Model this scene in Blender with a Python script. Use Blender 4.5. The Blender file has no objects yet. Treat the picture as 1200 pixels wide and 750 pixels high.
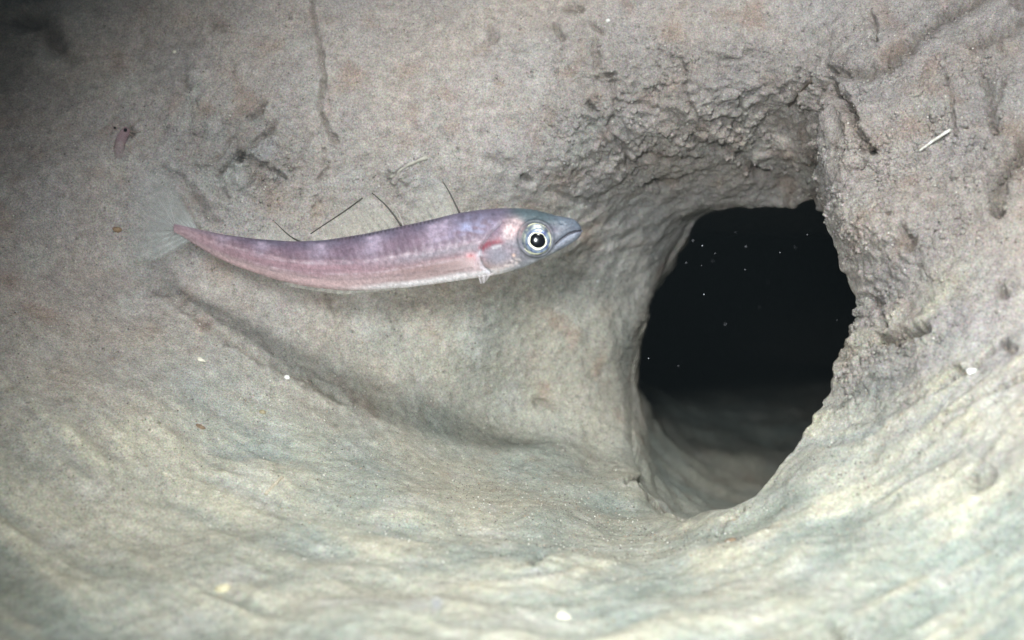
import bpy, math, random
import numpy as np
from mathutils import Matrix, Vector

random.seed(7)
rng = np.random.default_rng(11)
S = bpy.context.scene
COL = S.collection
R = math.radians

# ------------------------------------------------------------------ camera
PITCH = 18.0
CAM_LOC = np.array([0.0, 0.0, 0.30])
cam_d = bpy.data.cameras.new("camera")
cam = bpy.data.objects.new("camera", cam_d)
COL.objects.link(cam)
cam.location = CAM_LOC
cam.rotation_euler = (R(90 - PITCH), 0, 0)
cam_d.sensor_width = 36
cam_d.lens = 54
cam_d.clip_start = 0.01
cam_d.clip_end = 60
cam_d.dof.use_dof = True
cam_d.dof.focus_distance = 0.612
cam_d.dof.aperture_fstop = 8.5
S.camera = cam
ROT = np.array(Matrix.Rotation(R(90 - PITCH), 3, 'X'))


def W(p):
    """survey frame (right, up, away) -> world"""
    p = np.asarray(p, float)
    q = np.stack([p[..., 0], p[..., 1], -p[..., 2]], -1)
    return q @ ROT.T + CAM_LOC


def P3(px, py, d):
    px, py, d = np.broadcast_arrays(np.asarray(px, float), np.asarray(py, float), np.asarray(d, float))
    return np.stack([(px - 600) * d / 1800, (375 - py) * d / 1800, d], -1)


# ------------------------------------------------------------------ world (dark deep water) and the vehicle's two lamps
world = bpy.data.worlds.new("World")
S.world = world
world.use_nodes = True
bg = world.node_tree.nodes["Background"]
bg.inputs[0].default_value = (0.62, 0.68, 0.85, 1)
bg.inputs[1].default_value = 0.05


def spot(name, pos, aim, energy, size, angle, blend, color):
    l = bpy.data.lights.new(name, 'SPOT')
    l.energy = energy; l.shadow_soft_size = size
    l.spot_size = R(angle); l.spot_blend = blend; l.color = color
    o = bpy.data.objects.new(name, l); COL.objects.link(o)
    a = Vector(W(np.array(pos))); b = Vector(W(np.array(aim)))
    o.location = a
    o.rotation_euler = (b - a).to_track_quat('-Z', 'Y').to_euler()
    return o


spot("survey_lamp", (0.07, 0.42, 0.12), (0.098, -0.052, 0.58), 21.5, 0.038, 66, 1.0, (0.985, 0.985, 0.965))
spot("side_lamp", (-0.05, 0.085, 0.02), (0.052, -0.030, 0.60), 21.5, 0.040, 58, 1.0, (0.93, 0.985, 1.0))

S.view_settings.view_transform = 'Standard'
S.view_settings.look = 'None'
S.view_settings.exposure = 0.0
S.view_settings.gamma = 1.0
S.cycles.max_bounces = 5
S.cycles.diffuse_bounces = 3
S.cycles.transparent_max_bounces = 12
S.cycles.use_denoising = True


# ------------------------------------------------------------------ numpy noise
PERM = rng.permutation(512).astype(np.int64)
PERM = np.concatenate([PERM, PERM, PERM])
GR = rng.normal(size=(512, 3)); GR /= np.linalg.norm(GR, axis=1)[:, None]
GR = GR.astype(np.float32)


def perlin(x, y, z):
    shp = np.shape(x)
    x = np.ravel(x).astype(np.float32); y = np.ravel(y).astype(np.float32)
    z = np.ravel(np.broadcast_to(z, shp)).astype(np.float32)
    xi = np.floor(x).astype(np.int64); yi = np.floor(y).astype(np.int64); zi = np.floor(z).astype(np.int64)
    xf = x - xi; yf = y - yi; zf = z - zi
    f = lambda t: t * t * t * (t * (t * 6 - 15) + 10)
    u, v, w = f(xf), f(yf), f(zf)
    xi &= 511; yi &= 511; zi &= 511

    def g(a, b, c):
        h = PERM[PERM[PERM[(xi + a) & 511] + ((yi + b) & 511)] % 512 + ((zi + c) & 511)] % 512
        G = GR[h]
        return G[:, 0] * (xf - a) + G[:, 1] * (yf - b) + G[:, 2] * (zf - c)
    l = lambda a, b, t: a + (b - a) * t
    r = l(l(l(g(0, 0, 0), g(1, 0, 0), u), l(g(0, 1, 0), g(1, 1, 0), u), v),
          l(l(g(0, 0, 1), g(1, 0, 1), u), l(g(0, 1, 1), g(1, 1, 1), u), v), w)
    return (r * 1.6).reshape(shp)


def perlin2(x, y, seed=0.0):
    return perlin(x, y, np.full(np.shape(x), 0.5 + seed * 7.37, np.float32))


def sm(a, b, x):
    t = np.clip((x - a) / (b - a), 0, 1)
    return t * t * (3 - 2 * t)


# ------------------------------------------------------------------ materials
class NT:
    def __init__(s, m): s.t = m.node_tree; s.n = s.t.nodes; s.l = s.t.links
    def new(s, typ, **kw):
        n = s.n.new(typ)
        for k, v in kw.items():
            if isinstance(k, str) and hasattr(n, k): setattr(n, k, v)
        return n
    def link(s, a, b): s.l.new(a, b)


def mat(name, color=(.5, .5, .5), rough=.6, **kw):
    m = bpy.data.materials.new(name); m.use_nodes = True
    b = m.node_tree.nodes["Principled BSDF"]
    b.inputs["Base Color"].default_value = (*color, 1)
    b.inputs["Roughness"].default_value = rough
    for k, v in kw.items(): b.inputs[k].default_value = v
    return m


def noise_node(nt, src, scale, detail=4, rough=.6):
    n = nt.new("ShaderNodeTexNoise")
    n.inputs["Scale"].default_value = scale
    n.inputs["Detail"].default_value = detail
    n.inputs["Roughness"].default_value = rough
    nt.link(src, n.inputs["Vector"])
    return n


def sediment_material():
    m = mat("silty_sediment", rough=.8)
    nt = NT(m); b = nt.n["Principled BSDF"]
    b.inputs["Specular IOR Level"].default_value = .28
    tc = nt.new("ShaderNodeTexCoord").outputs["Object"]
    at = nt.new("ShaderNodeAttribute"); at.attribute_name = "tone"
    # fine mottling of the grain itself
    n1 = noise_node(nt, tc, 1400, 3, .75)
    r1 = nt.new("ShaderNodeMapRange")
    r1.inputs["From Min"].default_value = .25; r1.inputs["From Max"].default_value = .75
    r1.inputs["To Min"].default_value = .42; r1.inputs["To Max"].default_value = 1.58
    nt.link(n1.outputs[0], r1.inputs["Value"])
    mx = nt.new("ShaderNodeVectorMath"); mx.operation = 'SCALE'
    nt.link(at.outputs["Color"], mx.inputs[0]); nt.link(r1.outputs[0], mx.inputs["Scale"])
    n5 = noise_node(nt, tc, 260, 5, .7)
    r5 = nt.new("ShaderNodeMapRange")
    r5.inputs["From Min"].default_value = .3; r5.inputs["From Max"].default_value = .7
    r5.inputs["To Min"].default_value = .74; r5.inputs["To Max"].default_value = 1.24
    nt.link(n5.outputs[0], r5.inputs["Value"])
    mx2 = nt.new("ShaderNodeVectorMath"); mx2.operation = 'SCALE'
    nt.link(mx.outputs[0], mx2.inputs[0]); nt.link(r5.outputs[0], mx2.inputs["Scale"]); mx = mx2
    # tiny coloured grains (rust, violet grey, green grey)
    n2 = noise_node(nt, tc, 2300, 2, .7)
    mc = nt.new("ShaderNodeMix"); mc.data_type = 'RGBA'; mc.blend_type = 'OVERLAY'
    mc.inputs[0].default_value = .62
    nt.link(mx.outputs[0], mc.inputs[6]); nt.link(n2.outputs["Color"], mc.inputs[7])
    nt.link(mc.outputs[2], b.inputs["Base Color"])
    # relief below mesh resolution
    n3 = noise_node(nt, tc, 420, 6, .72)
    n4 = noise_node(nt, tc, 1500, 3, .7)
    ad = nt.new("ShaderNodeMath"); ad.operation = 'MULTIPLY_ADD'
    nt.link(n4.outputs[0], ad.inputs[0]); ad.inputs[1].default_value = .45; nt.link(n3.outputs[0], ad.inputs[2])
    bp = nt.new("ShaderNodeBump")
    st = nt.new("ShaderNodeMath"); st.operation = 'MULTIPLY_ADD'
    nt.link(at.outputs["Alpha"], st.inputs[0]); st.inputs[1].default_value = .75; st.inputs[2].default_value = .30
    nt.link(st.outputs[0], bp.inputs["Strength"])
    bp.inputs["Strength"].default_value = .55; bp.inputs["Distance"].default_value = .0020
    nt.link(ad.outputs[0], bp.inputs["Height"]); nt.link(bp.outputs[0], b.inputs["Normal"])
    return m


MAT_SED = sediment_material()


def new_mesh(name, verts, faces, material, parent=None, origin=None, colors=None, smooth=True, cname="tone"):
    """faces: (n,3) or (n,4) int array (or list of arrays)"""
    verts = np.asarray(verts, np.float64)
    origin = np.zeros(3) if origin is None else np.asarray(origin, float)
    me = bpy.data.meshes.new(name)
    fl = faces if isinstance(faces, list) else [faces]
    fl = [np.asarray(f, np.int32) for f in fl if len(f)]
    tot = sum(len(f) for f in fl)
    loops = np.concatenate([f.ravel() for f in fl])
    sizes = np.concatenate([np.full(len(f), f.shape[1], np.int32) for f in fl])
    starts = np.concatenate([[0], np.cumsum(sizes)[:-1]]).astype(np.int32)
    me.vertices.add(len(verts)); me.vertices.foreach_set("co", (verts - origin).astype(np.float32).ravel())
    me.loops.add(len(loops)); me.loops.foreach_set("vertex_index", loops)
    me.polygons.add(tot); me.polygons.foreach_set("loop_start", starts)
    me.polygons.foreach_set("use_smooth", np.full(tot, smooth))
    me.update(calc_edges=True)
    if colors is not None:
        a = me.color_attributes.new(cname, 'FLOAT_COLOR', 'POINT')
        c = np.ones((len(verts), 4), np.float32); c[:, :colors.shape[1]] = colors
        a.data.foreach_set("color", c.ravel())
    me.materials.append(material)
    o = bpy.data.objects.new(name, me); COL.objects.link(o)
    if parent is not None:
        o.parent = parent
        pl = np.array(parent.get("_org", (0, 0, 0)))
        o.location = origin - pl
    else:
        o.location = origin
    o["_org"] = tuple(float(v) for v in origin)
    return o


def empty(name, loc):
    o = bpy.data.objects.new(name, None); COL.objects.link(o)
    o.empty_display_size = .01
    o.location = loc; o["_org"] = tuple(float(v) for v in loc)
    return o


def tag(o, label, cat, group=None, kind=None):
    if label: o["label"] = label
    if cat: o["category"] = cat
    if group: o["group"] = group
    if kind: o["kind"] = kind
    return o


def grid_faces(nr, nc, closed=True):
    i = np.arange(nr - 1)[:, None]; j = np.arange(nc if closed else nc - 1)[None, :]
    jn = (j + 1) % nc
    return np.stack([i * nc + j, i * nc + jn, (i + 1) * nc + jn, (i + 1) * nc + j], -1).reshape(-1, 4)


# ------------------------------------------------------------------ seabed: bank, bowl, burrow mouth and burrow, one sheet
C0 = np.array([878., 425.])
LIP = np.array([  # px, py, depth : the burrow mouth
    (1003, 345, .590), (1002, 368, .586), (985, 402, .580), (975, 432, .576), (958, 468, .572), (938, 506, .567),
    (912, 543, .563), (886, 580, .560), (862, 594, .560), (838, 597, .562), (820, 603, .565), (795, 611, .572),
    (768, 604, .590), (750, 572, .640), (742, 530, .690), (744, 485, .722), (752, 440, .738), (768, 385, .752),
    (782, 335, .760), (792, 300, .758), (806, 272, .750), (832, 253, .738), (870, 247, .728), (915, 248, .714),
    (945, 246, .677), (960, 258, .630), (975, 288, .607), (988, 318, .597)], float)
CP = np.array([
    # bottom, near ground
    (0, 750, .455), (300, 750, .435), (600, 750, .425), (900, 750, .425), (1200, 750, .43),
    (0, 1150, .30), (600, 1150, .29), (1200, 1150, .30), (-500, 1150, .31), (1700, 1150, .31),
    (-500, 750, .44), (1700, 750, .41),
    (200, 640, .520), (450, 640, .525), (650, 650, .520), (820, 660, .510), (1000, 650, .490), (1150, 620, .475),
    # left slope
    (0, 560, .535), (0, 380, .590), (100, 480, .575), (-500, 380, .56), (-500, 0, .66), (-500, -400, .72),
    (170, 340, .638), (60, 200, .635), (0, 0, .675), (200, 60, .66), (350, 30, .655), (0, -400, .74),
    (250, 400, .630), (350, 450, .640), (450, 480, .655), (560, 512, .680), (620, 520, .685), (660, 560, .640),
    (400, 560, .590), (550, 600, .580), (700, 610, .590), (250, 520, .585),
    # wall behind the fish
    (300, 200, .648), (300, 300, .652), (450, 200, .655), (450, 330, .668), (600, 100, .655), (600, 200, .662),
    (600, 330, .690), (540, 420, .680), (640, 430, .702), (680, 350, .714), (700, 470, .712), (700, 540, .690),
    (720, 280, .722), (740, 400, .730), (740, 200, .688), (800, 215, .704), (860, 205, .696), (920, 190, .682),
    (700, 100, .655), (800, 100, .650), (880, 110, .650), (940, 150, .660), (943, 205, .685),
    (600, 0, .665), (800, 0, .655), (950, 40, .640), (600, -400, .76), (1200, -400, .68), (1700, -400, .68),
    # right bank
    (968, 150, .615), (970, 200, .603), (985, 250, .592), (1010, 200, .585), (1020, 110, .595), (1060, 300, .558),
    (1050, 400, .545), (1100, 200, .568), (1120, 100, .580), (1200, 30, .590), (1200, 200, .548), (1200, 400, .515),
    (1100, 480, .520), (1010, 480, .545), (960, 560, .535), (1200, 540, .478), (1030, 350, .570), (1700, 300, .46),
    (1700, 0, .54)], float)
allp = np.concatenate([CP, LIP])


def tps_fit(p, v, lam=.4):
    n = len(p); q = p / 400.
    r2 = ((q[:, None] - q[None]) ** 2).sum(-1)
    K = np.where(r2 > 0, r2 * np.log(np.maximum(r2, 1e-12)), 0) * .5
    K += np.eye(n) * lam * 1e-3
    A = np.zeros((n + 3, n + 3)); A[:n, :n] = K; A[:n, n] = 1; A[:n, n + 1:] = q; A[n, :n] = 1; A[n + 1:, :n] = q.T
    return q, np.linalg.solve(A, np.concatenate([v, [0, 0, 0]]))


TQ, TW = tps_fit(allp[:, :2], allp[:, 2])
gx = np.arange(-560, 1761, 5.); gy = np.arange(-460, 1211, 5.)
GX, GY = np.meshgrid(gx, gy)
gq = np.stack([GX.ravel(), GY.ravel()], -1) / 400.
acc = TW[-3] + gq @ TW[-2:]
for k in range(len(TQ)):
    r2 = ((gq - TQ[k]) ** 2).sum(-1)
    acc += TW[k] * .5 * r2 * np.log(np.maximum(r2, 1e-12))
DG = acc.reshape(GX.shape)


def base_depth(px, py):
    fx = np.clip((px - gx[0]) / 5, 0, len(gx) - 1.001); fy = np.clip((py - gy[0]) / 5, 0, len(gy) - 1.001)
    ix = fx.astype(int); iy = fy.astype(int); fx = fx - ix; fy = fy - iy
    return (DG[iy, ix] * (1 - fx) + DG[iy, ix + 1] * fx) * (1 - fy) + (DG[iy + 1, ix] * (1 - fx) + DG[iy + 1, ix + 1] * fx) * fy


NT_ = 1500
NO, NE, NI = 580, 36, 170
# angular samples, denser where the sheet has farther to run inside the view
tt = np.linspace(-math.pi, math.pi, 4001)
wx = np.where(np.cos(tt) > 0, 360., 930.); wy = np.where(np.sin(tt) > 0, 360., 460.)
reach = 1 / np.sqrt((np.cos(tt) / wx) ** 2 + (np.sin(tt) / wy) ** 2)
wcum = np.concatenate([[0], np.cumsum((reach[1:] + reach[:-1]) / 2)]); wcum /= wcum[-1]
TH = np.interp((np.arange(NT_) + .5) / NT_, wcum, tt)
lt = np.arctan2(LIP[:, 1] - C0[1], LIP[:, 0] - C0[0]); lr = np.hypot(LIP[:, 0] - C0[0], LIP[:, 1] - C0[1])
od = np.argsort(lt)
LR = np.interp(TH, lt[od], lr[od], period=2 * math.pi)
LD = np.interp(TH, lt[od], LIP[od, 2], period=2 * math.pi)


def csmooth(a, w):
    k = np.exp(-np.linspace(-2, 2, 2 * w + 1) ** 2); k /= k.sum()
    return np.convolve(np.concatenate([a[-w:], a, a[:w]]), k, 'valid')


LR = csmooth(LR, 9); LD = csmooth(LD, 20)
LR = LR + (4.0 * perlin2(TH * 3.7, TH * 0, 3) + 2.2 * perlin2(TH * 9, TH * 0, 3)) * sm(0, 1, np.cos(TH) + .35) + .5 * perlin2(TH * 30, TH * 0, 4)
# rim of the detailed area: rectangle -480..1680, -380..1130
cT, sT = np.cos(TH), np.sin(TH)
bx = np.where(cT > 0, (1680 - C0[0]) / np.maximum(cT, 1e-6), (-480 - C0[0]) / np.minimum(cT, -1e-6))
by = np.where(sT > 0, (1130 - C0[1]) / np.maximum(sT, 1e-6), (-380 - C0[1]) / np.minimum(sT, -1e-6))
BR = (np.abs(bx) ** -6. + np.abs(by) ** -6.) ** (-1 / 6.)
BR = csmooth(BR, 40)
FR = reach_T = np.interp(TH, tt, reach) * 1.12           # radius of the seen area
FR = np.minimum(np.maximum(FR, LR + 60), BR - 20)
u = np.linspace(0, 1, NO)
k1 = .86
rad = np.where(u[:, None] < k1, LR + (FR - LR) * (u[:, None] / k1) ** 1.12,
               FR + (BR - FR) * ((u[:, None] - k1) / (1 - k1)) ** 1.3)
PX = C0[0] + rad * cT; PY = C0[1] + rad * sT
DD = base_depth(PX, PY)
wl = np.exp(-(rad - LR) / 10.)
DD = DD * (1 - wl) + LD * wl
OUT = P3(PX, PY, DD)

# burrow rings behind the mouth (right, up, away)
RX = np.stack([cT, sT], -1)


def ring(cx, cy, ax, ay, z, zw, zs, e=2.4):
    f = (np.abs(cT) ** e + np.abs(sT) ** e) ** (-1 / e)
    return np.stack([cx + ax * cT * f, cy - ay * sT * f, z - zw * cT - zs * sT], -1)


lip3 = OUT[0]
RG = [lip3 + (lip3 - OUT[14]) * 1.0, lip3,
      None,
      ring(.155, -.012, .086, .090, .80, .07, .02),
      ring(.195, .015, .130, .085, 1.10, .05, .0),
      ring(.23, .007, .20, .082, 1.55, .0, .0),
      ring(.34, .030, .30, .117, 2.2, 0, 0),
      ring(.75, .050, .34, .150, 3.0, -.2, 0),
      ring(1.6, -.1, .30, .22, 3.4, -.4, 0),
      ring(2.4, -.1, .02, .02, 3.5, 0, 0)]
RG[2] = lip3 * .62 + RG[3] * .38 + np.stack([np.maximum(cT, 0) * .007, -sT * .007, np.full(NT_, .008)], -1)
din = OUT[45] - lip3; din /= np.linalg.norm(din, axis=1)[:, None]
ls_ = np.linalg.norm(RG[2] - lip3, axis=1)[:, None]
RG[0] = lip3 + din * ls_ * (.25 + .85 * csmooth(sm(-.2, .6, -cT), 30)[:, None])
share = np.array([.2, .24, .2, .16, .08, .06, .04, .02])
cum = np.concatenate([[0], np.cumsum(share)])
INR = []
for i in range(1, NI + 1):
    t = i / NI
    s = min(int(np.searchsorted(cum, t, 'right') - 1), len(share) - 1)
    f = (t - cum[s]) / share[s]
    a, b_, c, d = RG[s], RG[s + 1], RG[s + 2], RG[min(s + 3, len(RG) - 1)]
    INR.append(.5 * ((2 * b_) + (-a + c) * f + (2 * a - 5 * b_ + 4 * c - d) * f * f + (-a + 3 * b_ - 3 * c + d) * f ** 3))
INN = np.array(INR)[::-1]
# ground and bank running on outside the detailed area
edge = OUT[-1]; tang = OUT[-1] - OUT[-6]
tang /= np.linalg.norm(tang, axis=1)[:, None]
dirv = np.stack([cT, -sT * np.where(sT < 0, 1, .15), np.where(sT > 0, -sT * 1.0, -.1 * sT)], -1)
dirv /= np.linalg.norm(dirv, axis=1)[:, None]
EXT = []
for i in range(1, NE + 1):
    t = i / NE
    L = 3.2 * t ** 2.2
    m = sm(0, .5, t)
    v = tang * (1 - m) + dirv * m
    EXT.append(edge + v * L)
EXT = np.array(EXT)
G = np.concatenate([INN, OUT, EXT])          # rings x angle x 3
NRG = len(G)
I0 = NI                                       # ring index of the lip
# soften the lip: radial smoothing of a few rings either side
sig = np.zeros(NRG); idx = np.arange(NRG)
lw = csmooth(np.maximum(sm(.05, .55, -cT) * sm(.98, .80, sT), .5 * sm(.6, .9, -sT)), 30)
sigw = np.exp(-((idx[:, None] - I0) / (11. + 20. * lw[None])) ** 2)
for _ in range(60):
    avg = G.copy(); avg[1:-1] = (G[:-2] + G[2:]) * .5
    G += (avg - G) * sigw[..., None] * .7
a0, a1 = I0 - 110, I0 + 150
for sg, wd in ((26., 58.), (20., 48.), (12., 34.)):
    hw = int(sg * 2)
    kk = np.exp(-(np.arange(-hw, hw + 1) / sg) ** 2); kk /= kk.sum()
    Gs = np.zeros_like(G[a0:a1])
    for j, kv in enumerate(kk):
        Gs += kv * G[a0 - hw + j:a1 - hw + j]
    wt = np.exp(-((idx[a0:a1, None] - I0) / wd) ** 2) * lw[None]
    G[a0:a1] = G[a0:a1] * (1 - wt[..., None]) + Gs * wt[..., None]


def ring_normals(G):
    dr = np.empty_like(G); dr[1:-1] = G[2:] - G[:-2]; dr[0] = G[1] - G[0]; dr[-1] = G[-1] - G[-2]
    dt = np.roll(G, -1, 1) - np.roll(G, 1, 1)
    n = np.cross(dr, dt)
    n /= np.maximum(np.linalg.norm(n, axis=-1), 1e-12)[..., None]
    return n


N = ring_normals(G)
mid = N[I0 + 300].mean(0)
if mid[2] > 0: N = -N                          # normals face the water
qx = 600 + G[..., 0] / np.maximum(G[..., 2], .05) * 1800
qy = 375 - G[..., 1] / np.maximum(G[..., 2], .05) * 1800
outer = (idx >= I0 - 4)[:, None] & (idx < I0 + NO + 4)[:, None]
isout = outer.astype(float) * np.ones((1, NT_))
inside = (idx < I0)[:, None] * np.ones((1, NT_))

X, Y, Z = G[..., 0], G[..., 1], G[..., 2]
# ---- broad relief
disp = .0040 * perlin(X * 14, Y * 14, Z * 14) + .0024 * perlin(X * 34 + 9, Y * 34, Z * 34)
# ---- mid relief, masks for clotted, rocky mud
wrapx = qx + 9 * perlin2(qx / 40, qy / 40, 1); wrapy = qy + 9 * perlin2(qx / 40, qy / 40, 2)


def blob(cx, cy, rx, ry, p=1.0):
    return np.exp(-(((wrapx - cx) / rx) ** 2 + ((wrapy - cy) / ry) ** 2) ** p)


rocky = np.clip(blob(850, 130, 130, 90) * 1.0 + blob(285, 185, 85, 62) * .9 + blob(1040, 260, 110, 200) * .75
                + blob(1150, 130, 90, 150) * .7 + blob(720, 120, 90, 80) * .5 + blob(1000, 420, 60, 60) * .9
                + blob(470, 220, 60, 40) * .35 + blob(680, 190, 60, 40) * .5, 0, 1.2)
smoothy = np.clip(blob(640, 420, 120, 110), 0, 1)
low = sm(420, 620, qy + .25 * np.abs(qx - 610) - 60) * isout
p1 = perlin(X * 75, Y * 75, Z * 75 + 3); p2 = perlin(X * 150 + 5, Y * 150, Z * 150); p3 = perlin(X * 310, Y * 310 + 2, Z * 310)
rid = 1 - np.abs(p1) * 2.2
rid2 = 1 - np.abs(p2) * 2.2
disp += (.0007 + .0011 * rocky) * p1 + (.0004 + .0010 * rocky) * p2 + (.00028 + .0009 * rocky) * p3 * (1 - .5 * low)
disp -= .0008 * rocky * np.clip(rid2 - .72, 0, 1) * 3.0
# billowed clods
p4 = perlin(X * 110 + 31, Y * 110, Z * 110)
disp += .0016 * rocky * (np.abs(p4) - .25)
liprad = np.exp(-((idx[:, None] - I0) / 12.) ** 2)
disp *= 1 - .75 * liprad
# ---- current-swept streaks, running round the bank
rr = np.hypot(qx - 610, qy + 150); ph = np.arctan2(qx - 610, qy + 150)
rr = rr + 13 * perlin2(qx / 150, qy / 150, 30) + 4 * perlin2(qx / 45, qy / 45, 31); ph = ph + .05 * perlin2(qx / 90, qy / 90, 32)
s1 = perlin2(rr / 17, ph * 650 / 75, 5); s2 = perlin2(rr / 9 + 40, ph * 650 / 42, 6); s3 = perlin2(rr / 42 + 11, ph * 650 / 160, 7)
rightlow = np.clip(blob(1100, 450, 160, 150) + blob(980, 560, 110, 90), 0, 1)
stm = np.clip(low + rightlow, 0, 1) * isout
sbrk = np.clip(.62 + .9 * perlin2(qx / 110, qy / 70, 33), .05, 1)
disp += stm * sbrk * (.0021 * s1 + .0005 * s2 + .0016 * s3)
# fluting of the bowl wall, running up towards the mouth's roof
a = R(-32); ux = qx * math.cos(a) + qy * math.sin(a); uy = -qx * math.sin(a) + qy * math.cos(a)
bw = blob(760, 240, 110, 70)
disp += bw * (.0024 * perlin2(ux / 80, uy / 22, 8) + .0014 * perlin2(ux / 40, uy / 11, 9))
bw2 = blob(640, 400, 150, 120)
a = R(58); ux = qx * math.cos(a) + qy * math.sin(a); uy = -qx * math.sin(a) + qy * math.cos(a)
disp += bw2 * (.0010 * perlin2(ux / 60, uy / 16, 12))
# inner burrow: lumpy
disp += inside * (.005 * sm(.9, 1.3, Z) * perlin(X * 9, Y * 9, Z * 7 + 5) + .004 * perlin(X * 30, Y * 30, Z * 22) + .0015 * perlin(X * 80, Y * 80, Z * 60))

# ---- cracks, crevices and pits : (points, half width px, depth m)
CR = [
    ([(365, -40), (365, 0), (368, 30), (376, 60), (379, 90), (374, 128), (384, 150), (395, 168)], 2.6, .0030),
    ([(292, 138), (305, 130), (310, 123)], 2.6, .0030), ([(283, 180), (300, 165), (318, 152), (322, 143)], 2.4, .0024),
    ([(256, 205), (266, 190), (278, 183), (285, 180)], 3, .0032), ([(285, 180), (300, 190), (318, 198), (335, 210)], 2.6, .0028),
    ([(262, 222), (268, 232)], 2.4, .0022), ([(352, 188), (360, 170), (366, 160)], 2.4, .0020), ([(380, 175), (384, 200), (372, 214)], 2, .0018),
    ([(240, 196), (262, 176), (270, 160)], 2.2, .0016), ([(300, 205), (292, 218), (280, 226)], 2, .0018),
    ([(279, 182), (281, 184)], 5, .0075), ([(371, 230), (373, 240), (366, 246)], 2, .0022),
    ([(190, 196), (215, 212), (232, 238), (250, 262)], 5, .0020),
    ([(697, 45), (700, 80), (718, 90), (720, 130), (712, 150), (730, 170), (738, 190)], 3, .0022),
    ([(690, 121), (695, 127)], 4, .0055), ([(700, 92), (718, 86)], 3, .003), ([(650, 30), (658, 42)], 4, .0035),
    ([(662, 6), (680, 10)], 5, .003), ([(695, 30), (705, 38)], 4, .003), ([(600, 56), (618, 58)], 3, .002),
    ([(720, 120), (745, 124), (770, 128)], 2.2, .0014),
    ([(797, 70), (805, 95), (800, 110), (815, 130), (830, 145), (850, 140), (866, 150)], 3, .0024),
    ([(830, 60), (855, 68), (870, 65), (880, 58)], 3, .002), ([(868, 118), (870, 150)], 2.5, .0024),
    ([(925, 128), (940, 108), (953, 90)], 3, .0034), ([(915, 110), (934, 84)], 2.4, .002), ([(936, 150), (946, 130), (938, 118)], 3, .0024),
    ([(810, 160), (835, 168), (860, 176), (885, 200), (900, 204)], 4, .0034), ([(735, 190), (760, 180), (790, 182), (825, 186)], 3.5, .0024),
    ([(722, 192), (734, 186)], 4, .004), ([(760, 216), (785, 214), (802, 206)], 4, .0034), ([(640, 220), (670, 232), (700, 236)], 4, .0016),
    ([(960, 120), (958, 160), (950, 200), (946, 240)], 7, .0050), ([(962, 118), (966, 100), (976, 88)], 6, .0040),
    ([(975, 85), (1010, 86), (1030, 78), (1060, 55), (1100, 25), (1140, 0), (1180, -20)], 8, .0036),
    ([(1145, 52), (1160, 40), (1172, 38), (1200, 26), (1240, 10)], 6, .0030), ([(1172, 50), (1176, 60)], 3, .003),
    ([(1152, 80), (1160, 106), (1160, 130), (1166, 150)], 4.5, .0032), ([(1178, 92), (1170, 110), (1162, 130)], 3, .003),
    ([(1107, 84), (1110, 100), (1116, 112), (1114, 126), (1120, 140), (1118, 160)], 2.4, .0026),
    ([(1018, 14), (1024, 30), (1025, 46)], 3.5, .0030), ([(1190, 0), (1196, 8)], 6, .006), ([(1108, 132), (1096, 142), (1084, 130), (1086, 122)], 2.6, .0024),
    ([(974, 92), (986, 112), (996, 126), (1002, 142)], 5, .0065), ([(1006, 158), (1016, 166), (1022, 178)], 5, .0060),
    ([(1010, 172), (1018, 176)], 4, .006), ([(1000, 148), (1008, 160)], 3, .0030),
    ([(1215, 150), (1195, 172), (1178, 192), (1168, 215), (1168, 245)], 9, .0055), ([(1165, 240), (1170, 246)], 5, .005),
    ([(1030, 398), (1048, 394), (1060, 388), (1078, 382)], 5.5, .0070), ([(1024, 352), (1030, 368), (1036, 378)], 4.5, .0036),
    ([(984, 418), (990, 404), (992, 392)], 4, .0036), ([(1005, 380), (1010, 372)], 3, .003), ([(1060, 268), (1070, 282), (1064, 294)], 4, .003),
    ([(1176, 400), (1184, 406)], 5, .004), ([(1112, 426), (1126, 432)], 3.5, .0024), ([(1170, 330), (1176, 342)], 5, .003),
    ([(1040, 480), (1080, 460), (1130, 430), (1180, 395)], 4, .0014), ([(1110, 484), (1150, 465), (1180, 450), (1215, 440)], 3.5, .0022),
    ([(752, 566), (762, 580), (778, 596), (800, 606)], 4, .0030), ([(760, 566), (748, 562), (735, 566)], 3, .002),
    ([(632, 470), (650, 476)], 4, .002), ([(625, 658), (634, 650)], 5, .003), ([(840, 626), (856, 612), (872, 604)], 2.5, .002),
    ([(1140, 560), (1150, 575), (1160, 560)], 7, .0028), ([(20, 20), (50, 26), (62, 50)], 9, .004), ([(60, 40), (80, 66)], 7, .003),
    ([(150, 151), (153, 155)], 4, .004), ([(218, 100), (216, 94)], 5, .003), ([(250, 34), (262, 32)], 5, .002),
    ([(575, 186), (600, 192)], 6, .002), ([(610, 206), (616, 210)], 4, .003), ([(575, 30), (580, 46)], 4, .002),
    ([(985, 760), (990, 745), (984, 735)], 7, .003), ([(500, 178), (480, 190), (460, 200)], 4, -.0016),
    ([(478, 214), (466, 206), (455, 196)], 4, -.0018), ([(640, 84), (660, 60), (700, 44)], 6, -.0018),
    ([(188, 342), (215, 360), (250, 394), (300, 424), (350, 448), (400, 468)], 5, .0019),  # groove and dark line put along the fish's shadow to sharpen it
    ([(385, 350), (400, 375)], 6, .0014), ([(440, 345), (455, 380), (462, 400)], 6, -.0016), ([(668, 300), (690, 296), (700, 306)], 8, .0016),
]
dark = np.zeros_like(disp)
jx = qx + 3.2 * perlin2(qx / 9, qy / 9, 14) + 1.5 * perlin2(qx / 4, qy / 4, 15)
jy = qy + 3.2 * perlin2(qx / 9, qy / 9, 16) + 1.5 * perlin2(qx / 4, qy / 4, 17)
brk = .65 + .7 * perlin2(qx / 13, qy / 13, 18)
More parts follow.
